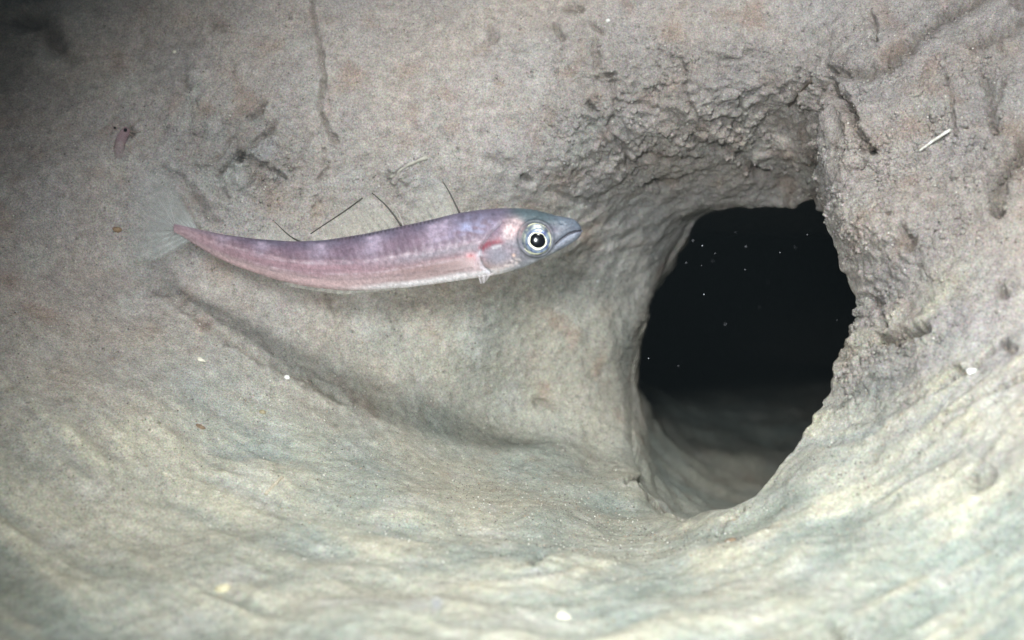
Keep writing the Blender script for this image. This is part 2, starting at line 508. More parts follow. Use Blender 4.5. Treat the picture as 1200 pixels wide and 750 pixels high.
outm = np.broadcast_to(outer, qx.shape)
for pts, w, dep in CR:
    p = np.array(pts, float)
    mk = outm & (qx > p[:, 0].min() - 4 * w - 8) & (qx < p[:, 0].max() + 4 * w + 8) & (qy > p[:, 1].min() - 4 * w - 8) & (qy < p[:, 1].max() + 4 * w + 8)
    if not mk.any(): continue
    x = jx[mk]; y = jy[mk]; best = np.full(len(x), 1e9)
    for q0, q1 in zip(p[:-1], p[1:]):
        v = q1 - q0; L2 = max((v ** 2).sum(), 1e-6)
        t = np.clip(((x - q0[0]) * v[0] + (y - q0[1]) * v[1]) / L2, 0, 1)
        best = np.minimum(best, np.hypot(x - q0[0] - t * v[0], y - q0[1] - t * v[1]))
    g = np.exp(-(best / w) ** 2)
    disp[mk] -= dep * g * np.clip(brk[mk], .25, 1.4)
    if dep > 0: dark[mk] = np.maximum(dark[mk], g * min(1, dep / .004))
    disp[mk] += .22 * abs(dep) * np.exp(-((best - 2.1 * w) / (w * .9)) ** 2)   # raised shoulders

fade = np.ones(NRG); fade[I0 + NO:] = 1.0
G2 = G + N * disp[..., None]
N2 = ring_normals(G2)
if (N2 * N).sum() < 0: N2 = -N2

# ---- tone of the mud (patches of ochre silt, grey clay, rust spots)
w1 = perlin(X * 11 + 4, Y * 11, Z * 11); w2 = perlin(X * 37, Y * 37 + 8, Z * 37); w3 = perlin(X * 90, Y * 90, Z * 90 + 6)
warm = np.clip(.5 + .75 * w1 + .5 * w2, 0, 1)
up = sm(-.075, .02, Y + .10 * np.clip(X, 0, 1) + .012 * w1)          # mauve clay higher on the bank, greenish silt lower down
bowlm = np.exp(-((X - .0) / .10) ** 2 - ((Y + .01) / .05) ** 2) * sm(.60, .70, Z)  # hazy water's greener tint put into the far bowl's colour
up = np.clip(up * (1 - .75 * bowlm), 0, 1)
grey = np.array([.318, .350, .312]) * (1 - up[..., None]) + np.array([.358, .332, .320]) * up[..., None]
tan = np.array([.40, .385, .315]) * (1 - up[..., None]) + np.array([.412, .360, .322]) * up[..., None]
pale = np.array([.50, .495, .46])
tone = grey + (tan - grey) * warm[..., None]
sx = np.clip((s1 * .9 + s2 * .5 + .22 + .8 * s3) * (.35 + sbrk), 0, 1) * stm
tone = tone + (np.array([.52, .495, .39]) - tone) * (sx * .9)[..., None]
dk = np.clip((-s1 * .9 - s3 * .6 - .25), 0, 1) * stm
tone = tone * (1 - .36 * dk[..., None] * np.array([1, .9, .95]))
whit = blob(285, 185, 85, 62) * np.clip(.55 + 1.4 * p4, 0, 1) + blob(470, 205, 60, 30) * np.clip(.3 + p4, 0, 1)
tone = tone + (np.array([.47, .48, .475]) - tone) * np.clip(whit * .6, 0, 1)[..., None]
rust = np.clip(w3 * 1.8 - .45 + .5 * w2, 0, 1) * (1 - low)
tone = tone + (np.array([.30, .205, .155]) - tone) * (rust * .45)[..., None]
pal = np.clip(perlin(X * 55 + 17, Y * 55, Z * 55) * 1.5 - .35, 0, 1)
tone = tone + (pale - tone) * (pal * .55)[..., None]
tone *= (1 + .10 * p3 + .08 * p2)[..., None]
crackdark = np.clip(dark * .6, 0, 1)             # mud colour darkened along the cracks, most in the deep ones
tone = tone * (1 - crackdark[..., None] * np.array([.8, .85, .9]))
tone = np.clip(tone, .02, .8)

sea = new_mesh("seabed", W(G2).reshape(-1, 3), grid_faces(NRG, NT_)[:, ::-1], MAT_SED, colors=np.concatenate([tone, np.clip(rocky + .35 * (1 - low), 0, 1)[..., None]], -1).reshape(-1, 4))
sea["kind"] = "structure"

fx_ = G2[I0 - 2:I0 + NO].reshape(-1, 3); nx_ = N2[I0 - 2:I0 + NO].reshape(-1, 3)
fpx = 600 + fx_[:, 0] / fx_[:, 2] * 1800; fpy = 375 - fx_[:, 1] / fx_[:, 2] * 1800


def on_bed(px, py):
    i = np.argmin((fpx - px) ** 2 + (fpy - py) ** 2)
    n = nx_[max(0, i - 3):i + 4].mean(0)
    return fx_[i], n / np.linalg.norm(n)


# ------------------------------------------------------------------ the water's slight haze, one closed box round everything
def haze():
    v = np.array([(x, y, z) for x in (-6, 8) for y in (-6, 6) for z in (-6, 8)], float)
    f = np.array([(0, 1, 3, 2), (4, 6, 7, 5), (0, 4, 5, 1), (2, 3, 7, 6), (0, 2, 6, 4), (1, 5, 7, 3)])
    m = bpy.data.materials.new("sea_water_haze"); m.use_nodes = True
    nt = NT(m); nt.n.remove(nt.n["Principled BSDF"])
    pv = nt.new("ShaderNodeVolumePrincipled")
    pv.inputs["Density"].default_value = HAZE
    pv.inputs["Color"].default_value = (.40, .52, .58, 1)
    pv.inputs["Anisotropy"].default_value = .75
    nt.link(pv.outputs[0], nt.n["Material Output"].inputs["Volume"])
    o = new_mesh("haze", v, f, m, smooth=False)
    o["kind"] = "stuff"; o["label"] = "thin grey green haze of silty water around everything"; o["category"] = "haze"


HAZE = .28
haze()

# ------------------------------------------------------------------ loose grains on the mud (uncountable)
def grains():
    m = mat("mineral_grain", rough=.35)
    nt = NT(m); at = nt.new("ShaderNodeAttribute"); at.attribute_name = "tone"
    nt.link(at.outputs["Color"], nt.n["Principled BSDF"].inputs["Base Color"])
    vis = np.where((np.arange(len(fpx)) > 40 * NT_) & (fpx > -60) & (fpx < 1260) & (fpy > -50) & (fpy < 790))[0]
    area = np.ones(len(vis))
    dens = .35 + 1.3 * np.exp(-((fpx[vis] - 640) / 190) ** 2 - ((fpy[vis] - 600) / 60) ** 2) + .6 * np.exp(-((fpx[vis] - 300) / 120) ** 2 - ((fpy[vis] - 180) / 90) ** 2)
    # undo the mesh's own density
    rdist = np.hypot(fpx[vis] - C0[0], fpy[vis] - C0[1])
    dens *= np.clip(rdist, 100, 900)
    dens /= dens.sum()
    n = 24000
    pick = rng.choice(vis, n, p=dens)
    c = fx_[pick] + nx_[pick] * .0001
    sz = .00011 + .00030 * rng.random(n) ** 4
    octa = np.array([(1, 0, 0), (-1, 0, 0), (0, 1, 0), (0, -1, 0), (0, 0, 1), (0, 0, -1)], float)
    fa = np.array([(0, 2, 4), (2, 1, 4), (1, 3, 4), (3, 0, 4), (2, 0, 5), (1, 2, 5), (3, 1, 5), (0, 3, 5)])
    q = rng.normal(size=(n, 3, 3)); q, _ = np.linalg.qr(q)
    st = .6 + .8 * rng.random((n, 1, 3))
    v = (octa[None] * st) @ q * sz[:, None, None] + c[:, None]
    kinds = rng.random(n)
    colr = np.where(kinds[:, None] < .26, np.array([.68, .66, .60]), np.where(kinds[:, None] < .7, np.array([.11, .095, .085]), np.array([.36, .27, .19])))
    f = fa[None] + (np.arange(n) * 6)[:, None, None]
    o = new_mesh("sediment_grains", W(v.reshape(-1, 3)), f.reshape(-1, 3), m, colors=np.repeat(colr, 6, 0), smooth=False)
    tag(o, "pale and dark sand grains scattered over the muddy sediment", "sand grains", None, "stuff")


grains()


def crumbs():
    vis = np.where((np.arange(len(fpx)) > 25 * NT_) & (fpx > -60) & (fpx < 1260) & (fpy > -50) & (fpy < 790))[0]
    rk = rocky[I0 - 2:I0 + NO].reshape(-1)[vis]
    dens = (.03 + 1.2 * rk ** 1.5) * np.clip(np.hypot(fpx[vis] - C0[0], fpy[vis] - C0[1]), 100, 900)
    cl = np.clip(perlin2(fpx[vis] / 34, fpy[vis] / 34, 51) * 1.6 + .25, .03, 1)
    dens *= cl; dens /= dens.sum(); n = 5200
    pick = rng.choice(vis, n, p=dens)
    sz = (.00030 + .0013 * rng.random(n) ** 2.8) * (.55 + .6 * np.clip(rk[np.searchsorted(vis, pick)], 0, 1))
    U = []
    for i in range(1, 5):
        for j in range(7):
            th = math.pi * i / 5; q = 2 * math.pi * (j + .5 * (i % 2)) / 7
            U.append((math.sin(th) * math.cos(q), math.sin(th) * math.sin(q), math.cos(th)))
    U = np.array(U + [(0, 0, 1), (0, 0, -1)], float); f = []
    for i in range(3):
        for j in range(7):
            a_, b_, c_, d_ = i * 7 + j, i * 7 + (j + 1) % 7, (i + 1) * 7 + (j + 1) % 7, (i + 1) * 7 + j
            f += [(a_, c_, b_), (a_, d_, c_)]
    for j in range(7): f += [(28, j, (j + 1) % 7), (29, 21 + (j + 1) % 7, 21 + j)]
    f = np.array(f)
    q, _ = np.linalg.qr(rng.normal(size=(n, 3, 3)))
    st = .55 + .75 * rng.random((n, 1, 3)); jit = 1 + .30 * rng.normal(size=(n, 30, 1)).clip(-1, 1)
    v = ((U[None] * jit * st) @ q) * sz[:, None, None] + (fx_[pick] - nx_[pick] * sz[:, None] * .25)[:, None]
    tn = tone[I0 - 2:I0 + NO].reshape(-1, 3)[pick] * (.88 + .3 * rng.random((n, 1)))
    c4 = np.repeat(np.concatenate([tn, np.full((n, 1), .9)], 1), 30, 0)
    o = new_mesh("mud_crumbs", W(v.reshape(-1, 3)), (f[None] + (np.arange(n) * 30)[:, None, None]).reshape(-1, 3), MAT_SED, colors=c4)
    tag(o, "loose crumbs of grey clay lying all over the burrow wall and slopes", "mud crumbs", None, "stuff")


crumbs()

# ------------------------------------------------------------------ the fish
TOP = np.array([(681.5, 269.6), (680.8, 265.6), (678, 261), (673, 257.2), (667, 255.2), (660, 254.0), (652, 252.8), (641, 249.6), (628, 246), (608, 244), (585, 244), (560, 246), (535, 250), (500, 258.5),
                (470, 265), (430, 273.5), (380, 281.5), (345, 283), (300, 280), (260, 274.5), (225, 267), (204, 262)], float)[::-1]
BOT = np.array([(681.5, 272), (680.6, 275.6), (676.6, 280.6), (667, 287), (652, 295), (641, 301), (624, 309), (610, 315), (585, 321.5), (560, 325.5), (530, 330), (480, 337), (430, 340.5),
                (400, 340.5), (360, 336), (320, 327), (280, 313.5), (250, 300), (225, 284), (204, 271)], float)[::-1]
fu = np.linspace(0, 1, 430)
fsx = 204 + (682 - 204) * (1 - (1 - fu) ** 1.35 * 1.0)     # denser at the head
top = np.interp(fsx, TOP[:, 0], TOP[:, 1]); bot = np.interp(fsx, BOT[:, 0], BOT[:, 1])


def gsm(a, w):
    k = np.exp(-np.linspace(-2, 2, 2 * w + 1) ** 2); k /= k.sum()
    return np.convolve(np.concatenate([np.full(w, a[0]), a, np.full(w, a[-1])]), k, 'valid')


top = gsm(top, 9); bot = gsm(bot, 9)
top[-12:] = np.interp(fsx[-12:], TOP[:, 0], TOP[:, 1]); bot[-12:] = np.interp(fsx[-12:], BOT[:, 0], BOT[:, 1])
top = gsm(top, 2); bot = gsm(bot, 2)


def fish_depth(px):  # the tail swings a little away from the camera
    t = np.clip((682 - px) / 478, 0, 1)
    return .580 + .034 * t ** 1.7


MA = 150
ang = np.linspace(0, 2 * math.pi, MA, endpoint=False)
cyp = (top + bot) / 2; hh = (bot - top) / 2
wid = np.interp(fsx, [204, 225, 280, 400, 520, 585, 620, 650, 670, 682], [.28, .32, .38, .44, .47, .54, .60, .66, .70, .8])
dz = fish_depth(fsx); mpp = dz / 1800
ca, sa = np.cos(ang), np.sin(ang)
exn = 1.0
fpx2 = np.repeat(fsx[:, None], MA, 1)
fpy2 = cyp[:, None] - hh[:, None] * np.sign(ca) * np.abs(ca) ** .94
thick = wid[:, None] * hh[:, None] * sa[None] * np.where(ca > 0, 1.0, 1.0 - .10 * np.clip(-ca, 0, 1))
FX = fpx2; FY = fpy2


def poly_dist(x, y, pts):
    best = np.full(np.shape(x), 1e9)
    for q0, q1 in zip(pts[:-1], pts[1:]):
        q0 = np.array(q0, float); v = np.array(q1, float) - q0
        t = np.clip(((x - q0[0]) * v[0] + (y - q0[1]) * v[1]) / (v ** 2).sum(), 0, 1)
        best = np.minimum(best, np.hypot(x - q0[0] - t * v[0], y - q0[1] - t * v[1]))
    return best


EYE = (627.6, 280.4)
PUP = (629.6, 283.2)
side = np.abs(sa)[None] ** .5
rel = np.zeros_like(FX)      # relief in px, + outwards
MOUTH = [(681, 271), (673, 272), (665, 275.5), (658, 281), (651, 287)]
OPER = [(588, 262), (575, 275), (566, 288), (562, 300), (566, 312), (576, 320)]
PREOP = [(604, 262), (597, 284), (598, 304), (612, 312)]
rel -= 2.2 * np.exp(-(poly_dist(FX, FY, MOUTH) / 1.3) ** 2) * side
rel += 1.2 * np.exp(-(poly_dist(FX, FY, [(674, 262), (662, 270), (650, 277)]) / 3.0) ** 2) * side
rel += 1.0 * np.exp(-(poly_dist(FX, FY, [(676, 274), (662, 284), (648, 295)]) / 2.5) ** 2) * side
dop = poly_dist(FX, FY, OPER)
rel -= 2.2 * np.exp(-((dop) / 1.6) ** 2) * side
rel += 2.4 * np.exp(-(poly_dist(FX, FY, [(596, 268), (582, 285), (576, 300), (585, 313)]) / 9) ** 2) * side
rel -= .9 * np.exp(-(poly_dist(FX, FY, PREOP) / 1.8) ** 2) * side
de = np.hypot(FX - EYE[0], FY - EYE[1])
rel += 1.8 * np.exp(-((de - 20.5) / 2.2) ** 2) * side
rel -= 3.0 * sm(19, 15, de) * side
rel -= 1.0 * np.exp(-((FX - 657) ** 2 + (FY - 262) ** 2) / 3.5) * side    # nostril
LATB = np.interp(FX, [204, 260, 345, 430, 500, 575], [267, 285, 305, 305, 293, 275])
rel -= .35 * np.exp(-((FY - LATB) / 1.6) ** 2) * side * sm(590, 560, FX)
rel += .35 * perlin2(FX / 14, FY / 6, 21) * side
# faint chevrons of the muscle blocks
chev = FX + 7 * np.abs(FY - LATB) / 20
rel += .22 * np.sin(chev * 2 * math.pi / 9.5) * side * sm(570, 540, FX)
base = P3(FX, FY, 1.0)
base = np.stack([(FX - 600) * mpp[:, None], (375 - FY) * mpp[:, None], dz[:, None] - thick * mpp[:, None]], -1)
nf = np.stack([np.zeros_like(FX), ca[None] * np.ones_like(FX), -sa[None] * np.ones_like(FX)], -1)
base += nf * (rel * mpp[:, None])[..., None]
FISH_ORG = W(np.array([(480 - 600) * .589 / 1800, (375 - 340) * .589 / 1800, .589]))

# colours of the skin (linear)
v = (FY - top[:, None]) / np.maximum(bot - top, 1)[:, None]      # 0 back .. 1 belly
def Cc(*c): return np.array(c, float)
back = Cc(.135, .115, .165); flank = Cc(.40, .255, .29); lowf = Cc(.45, .335, .34); belly = Cc(.90, .84, .86)
col = np.zeros(FX.shape + (3,)) + back
def mixc(c, m):
    global col
    col = col + (np.asarray(c) - col) * np.clip(m, 0, 1)[..., None]
nz = perlin2(FX / 30, FY / 9, 23); nz2 = perlin2(FX / 9, FY / 5, 24); nz3 = perlin2(FX / 3.2, FY / 3.2, 25)
tailt = sm(430, 240, FX)
mixc(Cc(.30, .19, .235), sm(.08, .30, v) * (.55 + .45 * tailt))
mixc(flank, sm(.34, .62, v + .10 * nz + .22 * tailt))
mixc(Cc(.26, .25, .29), np.exp(-((v - .56) / .09) ** 2) * sm(400, 500, FX) * .75)
mixc(lowf, sm(.66, .82, v + .05 * nz))
mixc(Cc(.33, .225, .215), np.exp(-((v - .74) / .11) ** 2) * sm(420, 500, FX) * sm(562, 545, FX) * .75)
mixc(belly, sm(.87, .95, v + .02 * nz) * sm(360, 450, FX))
mixc(Cc(.66, .46, .47), sm(.72, .92, v) * sm(470, 380, FX) * .8)
# pale bars on the back
for bx_, bw_ in ((515, 15), (438, 14), (375, 13), (308, 11), (262, 8)):
    mixc(Cc(.37, .30, .385), np.exp(-((FX - bx_ + 10 * (v - .2)) / bw_) ** 2) * sm(.02, .12, v) * sm(.62, .28, v) * (.85 + .5 * nz2))
for bx_ in (475, 406, 342, 285):
    mixc(Cc(.17, .12, .165), np.exp(-((FX - bx_ + 10 * (v - .2)) / 13) ** 2) * sm(.7, .2, v) * .62)
mixc(Cc(.34, .37, .56), np.exp(-((FX - 553) / 24) ** 2 - ((v - .27) / .13) ** 2) * (.5 + .7 * nz2))
# lateral band: dark violet line with a pale line below
mixc(Cc(.19, .14, .18), np.exp(-((FY - LATB + 3) / 2.2) ** 2) * sm(580, 555, FX) * (.35 + .3 * nz))
mixc(Cc(.62, .52, .54), np.exp(-((FY - LATB - 1.6) / 1.6) ** 2) * sm(580, 555, FX) * (.12 + .4 * nz2))
for k_, (v0, w0) in enumerate(((.40, .022), (.50, .018), (.63, .02), (.70, .018), (.79, .02))):
    vv_ = v + .012 * perlin2(FX / 60, FX * 0 + k_, 40)
    mixc(Cc(.55, .47, .52) if k_ % 2 else Cc(.20, .15, .18), np.exp(-((vv_ - v0) / w0) ** 2) * sm(590, 560, FX) * sm(250, 330, FX) * (.38 + .5 * nz2))
# tail stalk pale pink
mixc(Cc(.46, .33, .36), sm(300, 215, FX) * .6)
# head
hd = sm(585, 612, FX)
mixc(Cc(.085, .115, .13), hd * sm(.55, .15, v))
mixc(Cc(.22, .23, .27), hd * sm(.35, .6, v) * .85)
mixc(Cc(.72, .50, .50), np.exp(-(((FX - 601) / 12) ** 2 + ((FY - 268) / 12) ** 2) ** 1.4) * (.65 + .5 * nz2))
mixc(Cc(.78, .66, .66), np.exp(-(((FX - 596) / 6) ** 2 + ((FY - 274) / 8) ** 2)) * (.6 + .6 * nz3))
mixc(Cc(.27, .26, .31), np.exp(-(((FX - 584) / 17) ** 2 + ((FY - 300) / 11) ** 2) ** 2) * .9)
mixc(Cc(.27, .05, .075), np.exp(-(poly_dist(FX, FY, [(565, 292), (572, 287), (586, 284)]) / (3.6 + 1.5 * nz2)) ** 2) * (.85 + .3 * nz3))
mixc(Cc(.75, .72, .80), np.exp(-(poly_dist(FX, FY, [(563, 296), (561, 304), (565, 313), (572, 320)]) / 2.6) ** 2) * (.5 + .4 * nz2))
mixc(Cc(.70, .67, .72), np.exp(-(poly_dist(FX, FY, [(578, 291), (586, 289)]) / 1.6) ** 2) * .9)
mixc(Cc(.78, .62, .66), np.exp(-(((FX - 551) / 10) ** 2 + ((FY - 309) / 11) ** 2) ** 1.5) * (.75 + .4 * nz2))
mixc(Cc(.72, .26, .28), np.exp(-(((FX - 552) / 5) ** 2 + ((FY - 302) / 4) ** 2)) * .8)
mixc(Cc(.68, .58, .56), np.exp(-(poly_dist(FX, FY, [(580, 316), (594, 312), (606, 306)]) / 4.0) ** 2) * (.5 + .8 * nz3))
mixc(Cc(.80, .55, .45), np.exp(-(np.hypot(FX - 602, FY - 300) / 1.8) ** 2))
mixc(Cc(.62, .63, .70), np.exp(-(poly_dist(FX, FY, [(672, 278), (655, 290), (636, 301), (615, 312)]) / 2.2) ** 2) * (.5 + .4 * nz2))
mixc(Cc(.16, .18, .21), np.exp(-(((FX - 668) / 12) ** 2 + ((FY - 262) / 9) ** 2)) * .8)
mixc(Cc(.62, .60, .66), np.exp(-(poly_dist(FX, FY, [(667, 270), (655, 276), (648, 280)]) / 1.7) ** 2) * .75)
mixc(Cc(.05, .045, .06), np.exp(-(poly_dist(FX, FY, MOUTH) / 1.2) ** 2) * .9)
mixc(Cc(.07, .07, .09), np.exp(-(((FX - 681) / 3) ** 2 + ((FY - 266) / 4) ** 2)))
mixc(Cc(.05, .06, .07), np.exp(-((de - 21) / 1.2) ** 2) * .75)
mixc(Cc(.13, .155, .20), sm(636, 662, FX) * (FY < 270 + (681 - FX) * .45) * .8)
mixc(Cc(.26, .29, .37), sm(636, 660, FX) * (FY >= 270 + (681 - FX) * .45) * .7)
mixc(Cc(.05, .045, .06), np.exp(-(poly_dist(FX, FY, MOUTH) / 1.3) ** 2))
mixc(Cc(.07, .08, .09), np.exp(-(dop / 1.0) ** 2) * .5)
# row of dark marks along the back below the fins
dots = (.5 + .5 * np.sin(FX * 2 * math.pi / 4.6)) ** 1.5
mixc(Cc(.04, .035, .04), np.exp(-((FY - top[:, None] - 2.2) / 1.6) ** 2) * sm(378, 400, FX) * sm(520, 505, FX) * dots * .95)
nz4 = perlin2(FX / 1.6, FY / 1.6, 27)
col *= (1 + .20 * nz3 + .14 * nz2 + .22 * nz4)[..., None]
lum_ = col.mean(-1, keepdims=True); col = col + (lum_ - col) * .0
col = np.clip(col * .82, .01, .92)


def skin_material():
    m = mat("fish_skin", rough=.42)
    nt = NT(m); b = nt.n["Principled BSDF"]
    at = nt.new("ShaderNodeAttribute"); at.attribute_name = "tone"
    tc = nt.new("ShaderNodeTexCoord").outputs["Object"]
    n = noise_node(nt, tc, 1600, 2, .6)
    mr = nt.new("ShaderNodeMapRange"); mr.inputs["To Min"].default_value = .72; mr.inputs["To Max"].default_value = 1.28
    nt.link(n.outputs[0], mr.inputs["Value"])
    sc = nt.new("ShaderNodeVectorMath"); sc.operation = 'SCALE'
    nt.link(at.outputs["Color"], sc.inputs[0]); nt.link(mr.outputs[0], sc.inputs["Scale"])
    nt.link(sc.outputs[0], b.inputs["Base Color"])
    b.inputs["Specular IOR Level"].default_value = .32
    b.inputs["Subsurface Weight"].default_value = .12
    b.inputs["Subsurface Radius"].default_value = (1, .45, .35)
    b.inputs["Subsurface Scale"].default_value = .0012
    vo = nt.new("ShaderNodeTexVoronoi"); vo.inputs["Scale"].default_value = 1300
    nt.link(tc, vo.inputs["Vector"])
    bp = nt.new("ShaderNodeBump"); bp.inputs["Strength"].default_value = .25; bp.inputs["Distance"].default_value = .0003
    nt.link(vo.outputs["Distance"], bp.inputs["Height"]); nt.link(bp.outputs[0], b.inputs["Normal"])
    return m


fish = empty("fish", FISH_ORG)
tag(fish, "slender pinkish violet fish with a large round eye hovering beside the burrow mouth", "fish")
bv = W(base).reshape(-1, 3)
ntail = W(np.array([(fsx[0] - 1 - 600) * mpp[0], (375 - cyp[0]) * mpp[0], dz[0]]))
nnose = W(np.array([(fsx[-1] + 1 - 600) * mpp[-1], (375 - cyp[-1]) * mpp[-1], dz[-1]]))
nb = len(bv)
cap1 = np.stack([np.full(MA, nb), (np.arange(MA) + 1) % MA, np.arange(MA)], -1)
l0 = (len(fsx) - 1) * MA
cap2 = np.stack([np.full(MA, nb + 1), l0 + np.arange(MA), l0 + (np.arange(MA) + 1) % MA], -1)
bv = np.concatenate([bv, ntail[None], nnose[None]])
bc = np.concatenate([col.reshape(-1, 3), col[0, :1], col[-1, :1]])
body = new_mesh("body", bv, [grid_faces(len(fsx), MA), np.concatenate([cap1, cap2])], skin_material(), fish, FISH_ORG, bc)


# eyes: globe with silvery iris disc, bright ring, black pupil and clear cornea
def dome(px, py, r0, r1, bulge, sidez, off, nseg=48, nring=8):
    """shallow dome / ring about the eye axis, radii in px, returned in survey frame"""
    d0 = fish_depth(px); m = d0 / 1800
    rs = np.linspace(r0, r1, nring)
    v = []
    for r_ in rs:
        h = bulge * math.sqrt(max(0, 1 - (r_ / max(r1 * 1.02, 1e-6)) ** 2))
        for k in range(nseg):
            a_ = 2 * math.pi * k / nseg
            v.append(((px + r_ * math.cos(a_) - 600) * m, (375 - py - r_ * math.sin(a_)) * m, d0 - sidez * (off + h) * m))
    return np.array(v), grid_faces(nring, nseg)


M_SCL = mat("eye_silver", (.38, .42, .52), .28, Metallic=.35)
M_IRIS = mat("eye_iris", (.30, .34, .50), .25, Metallic=.45)
M_RING = mat("eye_bright_ring", (.90, .89, .68), .25)
M_PUP = mat("eye_pupil", (.004, .004, .006), .15, **{"Specular IOR Level": .25})

M_RIM = mat("eye_gold_rim", (.62, .60, .40), .35)


def eye_mat_noise(m, c1, c2, scale):
    nt = NT(m); b = nt.n["Principled BSDF"]
    tc = nt.new("ShaderNodeTexCoord").outputs["Object"]
    n = noise_node(nt, tc, scale, 2)
    r = nt.new("ShaderNodeValToRGB")
    r.color_ramp.elements[0].position = .35; r.color_ramp.elements[1].position = .65
    r.color_ramp.elements[0].color = (*c1, 1); r.color_ramp.elements[1].color = (*c2, 1)
    nt.link(n.outputs[0], r.inputs[0]); nt.link(r.outputs[0], b.inputs["Base Color"])


eye_mat_noise(M_IRIS, (.10, .12, .26), (.34, .42, .50), 500)
eye_mat_noise(M_SCL, (.09, .11, .15), (.50, .52, .40), 330)
eoff = float(np.interp(EYE[0], fsx, hh * wid))
for sidez in (1, -1):
    v_, f_ = dome(*EYE, 0.01, 19.2, 5.2, sidez, eoff - 4.6)
    eye = new_mesh("eye", W(v_), f_, M_SCL, fish, W(v_.mean(0)))
    v_, f_ = dome(*PUP, 9.5, 14.4, 2.8, sidez, eoff - .8)
    new_mesh("iris", W(v_), f_, M_IRIS, eye, W(v_.mean(0)))
    # bright ring, slightly irregular
    d0 = fish_depth(EYE[0]); m_ = d0 / 1800
    rv = []
    for k in range(64):
        a_ = 2 * math.pi * k / 64
        rc = 9.7 + .45 * math.sin(a_ * 2 + .6) + .22 * math.sin(5 * a_); tk_ = 1.0 + .45 * math.sin(a_ - .7) + .2 * math.sin(4 * a_ + 1)
        for j in range(8):
            b_ = 2 * math.pi * j / 8
            r_ = rc + tk_ * math.cos(b_)
            rv.append(((PUP[0] + r_ * math.cos(a_) - 600) * m_, (375 - PUP[1] - r_ * math.sin(a_)) * m_, d0 - sidez * (eoff + 1.6 + .7 * math.sin(b_)) * m_))
    rv = np.array(rv)
    fr = grid_faces(64, 8); last = np.stack([63 * 8 + np.arange(8), 63 * 8 + (np.arange(8) + 1) % 8, (np.arange(8) + 1) % 8, np.arange(8)], -1)
    new_mesh("bright_ring", W(rv), np.concatenate([fr, last]), M_RING, eye, W(rv.mean(0)))
    rv = []
    for k in range(72):
        a_ = 2 * math.pi * k / 72
        tk_ = .35 + .95 * max(0, math.cos(a_ - R(215))) ** 2 + .45 * max(0, math.cos(a_ - R(80))) ** 4 + .12 * math.sin(6 * a_)
        for j in range(8):
            b_ = 2 * math.pi * j / 8
            r_ = 17.6 + tk_ * math.cos(b_)
            rv.append(((EYE[0] + r_ * math.cos(a_) - 600) * m_, (375 - EYE[1] - r_ * math.sin(a_)) * m_, d0 - sidez * (eoff - 2.6 + tk_ * .8 * math.sin(b_)) * m_))
    rv = np.array(rv)
    fr = grid_faces(72, 8); last = np.stack([71 * 8 + np.arange(8), 71 * 8 + (np.arange(8) + 1) % 8, (np.arange(8) + 1) % 8, np.arange(8)], -1)
    new_mesh("eyelid_rim", W(rv), np.concatenate([fr, last]), M_RIM, eye, W(rv.mean(0)))
    v_, f_ = dome(*PUP, 0.01, 9.0, 2.0, sidez, eoff + .9)
    new_mesh("pupil", W(v_), f_, M_PUP, eye, W(v_.mean(0)))


def fin_material(name, color, alpha, streak=220):
    m = mat(name, color, .5)
    nt = NT(m); b = nt.n["Principled BSDF"]
    at = nt.new("ShaderNodeAttribute"); at.attribute_name = "tone"
    nt.link(at.outputs["Color"], b.inputs["Base Color"])
    al = nt.new("ShaderNodeMath"); al.operation = 'MULTIPLY'; al.inputs[1].default_value = alpha
    nt.link(at.outputs["Alpha"], al.inputs[0]); nt.link(al.outputs[0], b.inputs["Alpha"])
    return m


M_FIN = fin_material("fin_membrane", (.6, .6, .6), 1.0)
M_RAY = mat("fin_ray_dark", (.035, .03, .022), .5)
M_RAYP = mat("fin_ray_pale", (.42, .40, .38), .5)


def tube(pts, r0, r1, n=8):
    pts = np.asarray(pts, float); V = []; k = len(pts)
    for i in range(k):
        t = pts[min(i + 1, k - 1)] - pts[max(i - 1, 0)]; t /= np.linalg.norm(t)
        a_ = np.cross(t, [0.3, .2, 1.]); a_ /= np.linalg.norm(a_); b_ = np.cross(t, a_)
        r_ = r0 + (r1 - r0) * i / (k - 1)
        for j in range(n):
            q = 2 * math.pi * j / n
            V.append(pts[i] + (a_ * math.cos(q) + b_ * math.sin(q)) * r_)
    V += [pts[0], pts[-1]]
    c0 = np.stack([np.full(n, k * n), (np.arange(n) + 1) % n, np.arange(n)], -1)
    l_ = (k - 1) * n
    c1 = np.stack([np.full(n, k * n + 1), l_ + np.arange(n), l_ + (np.arange(n) + 1) % n], -1)
    return np.array(V), [grid_faces(k, n), np.concatenate([c0, c1])]


def curve_pts(pts, n=14):
    p = np.array(pts, float); s_ = np.concatenate([[0], np.cumsum(np.hypot(*np.diff(p[:, :2], axis=0).T))]); t = np.linspace(0, s_[-1], n)
    o = np.stack([np.interp(t, s_, p[:, i]) for i in range(p.shape[1])], -1)
    if n > 6:
        for _ in range(2): o[1:-1] = (o[:-2] + 2 * o[1:-1] + o[2:]) / 4
    return o


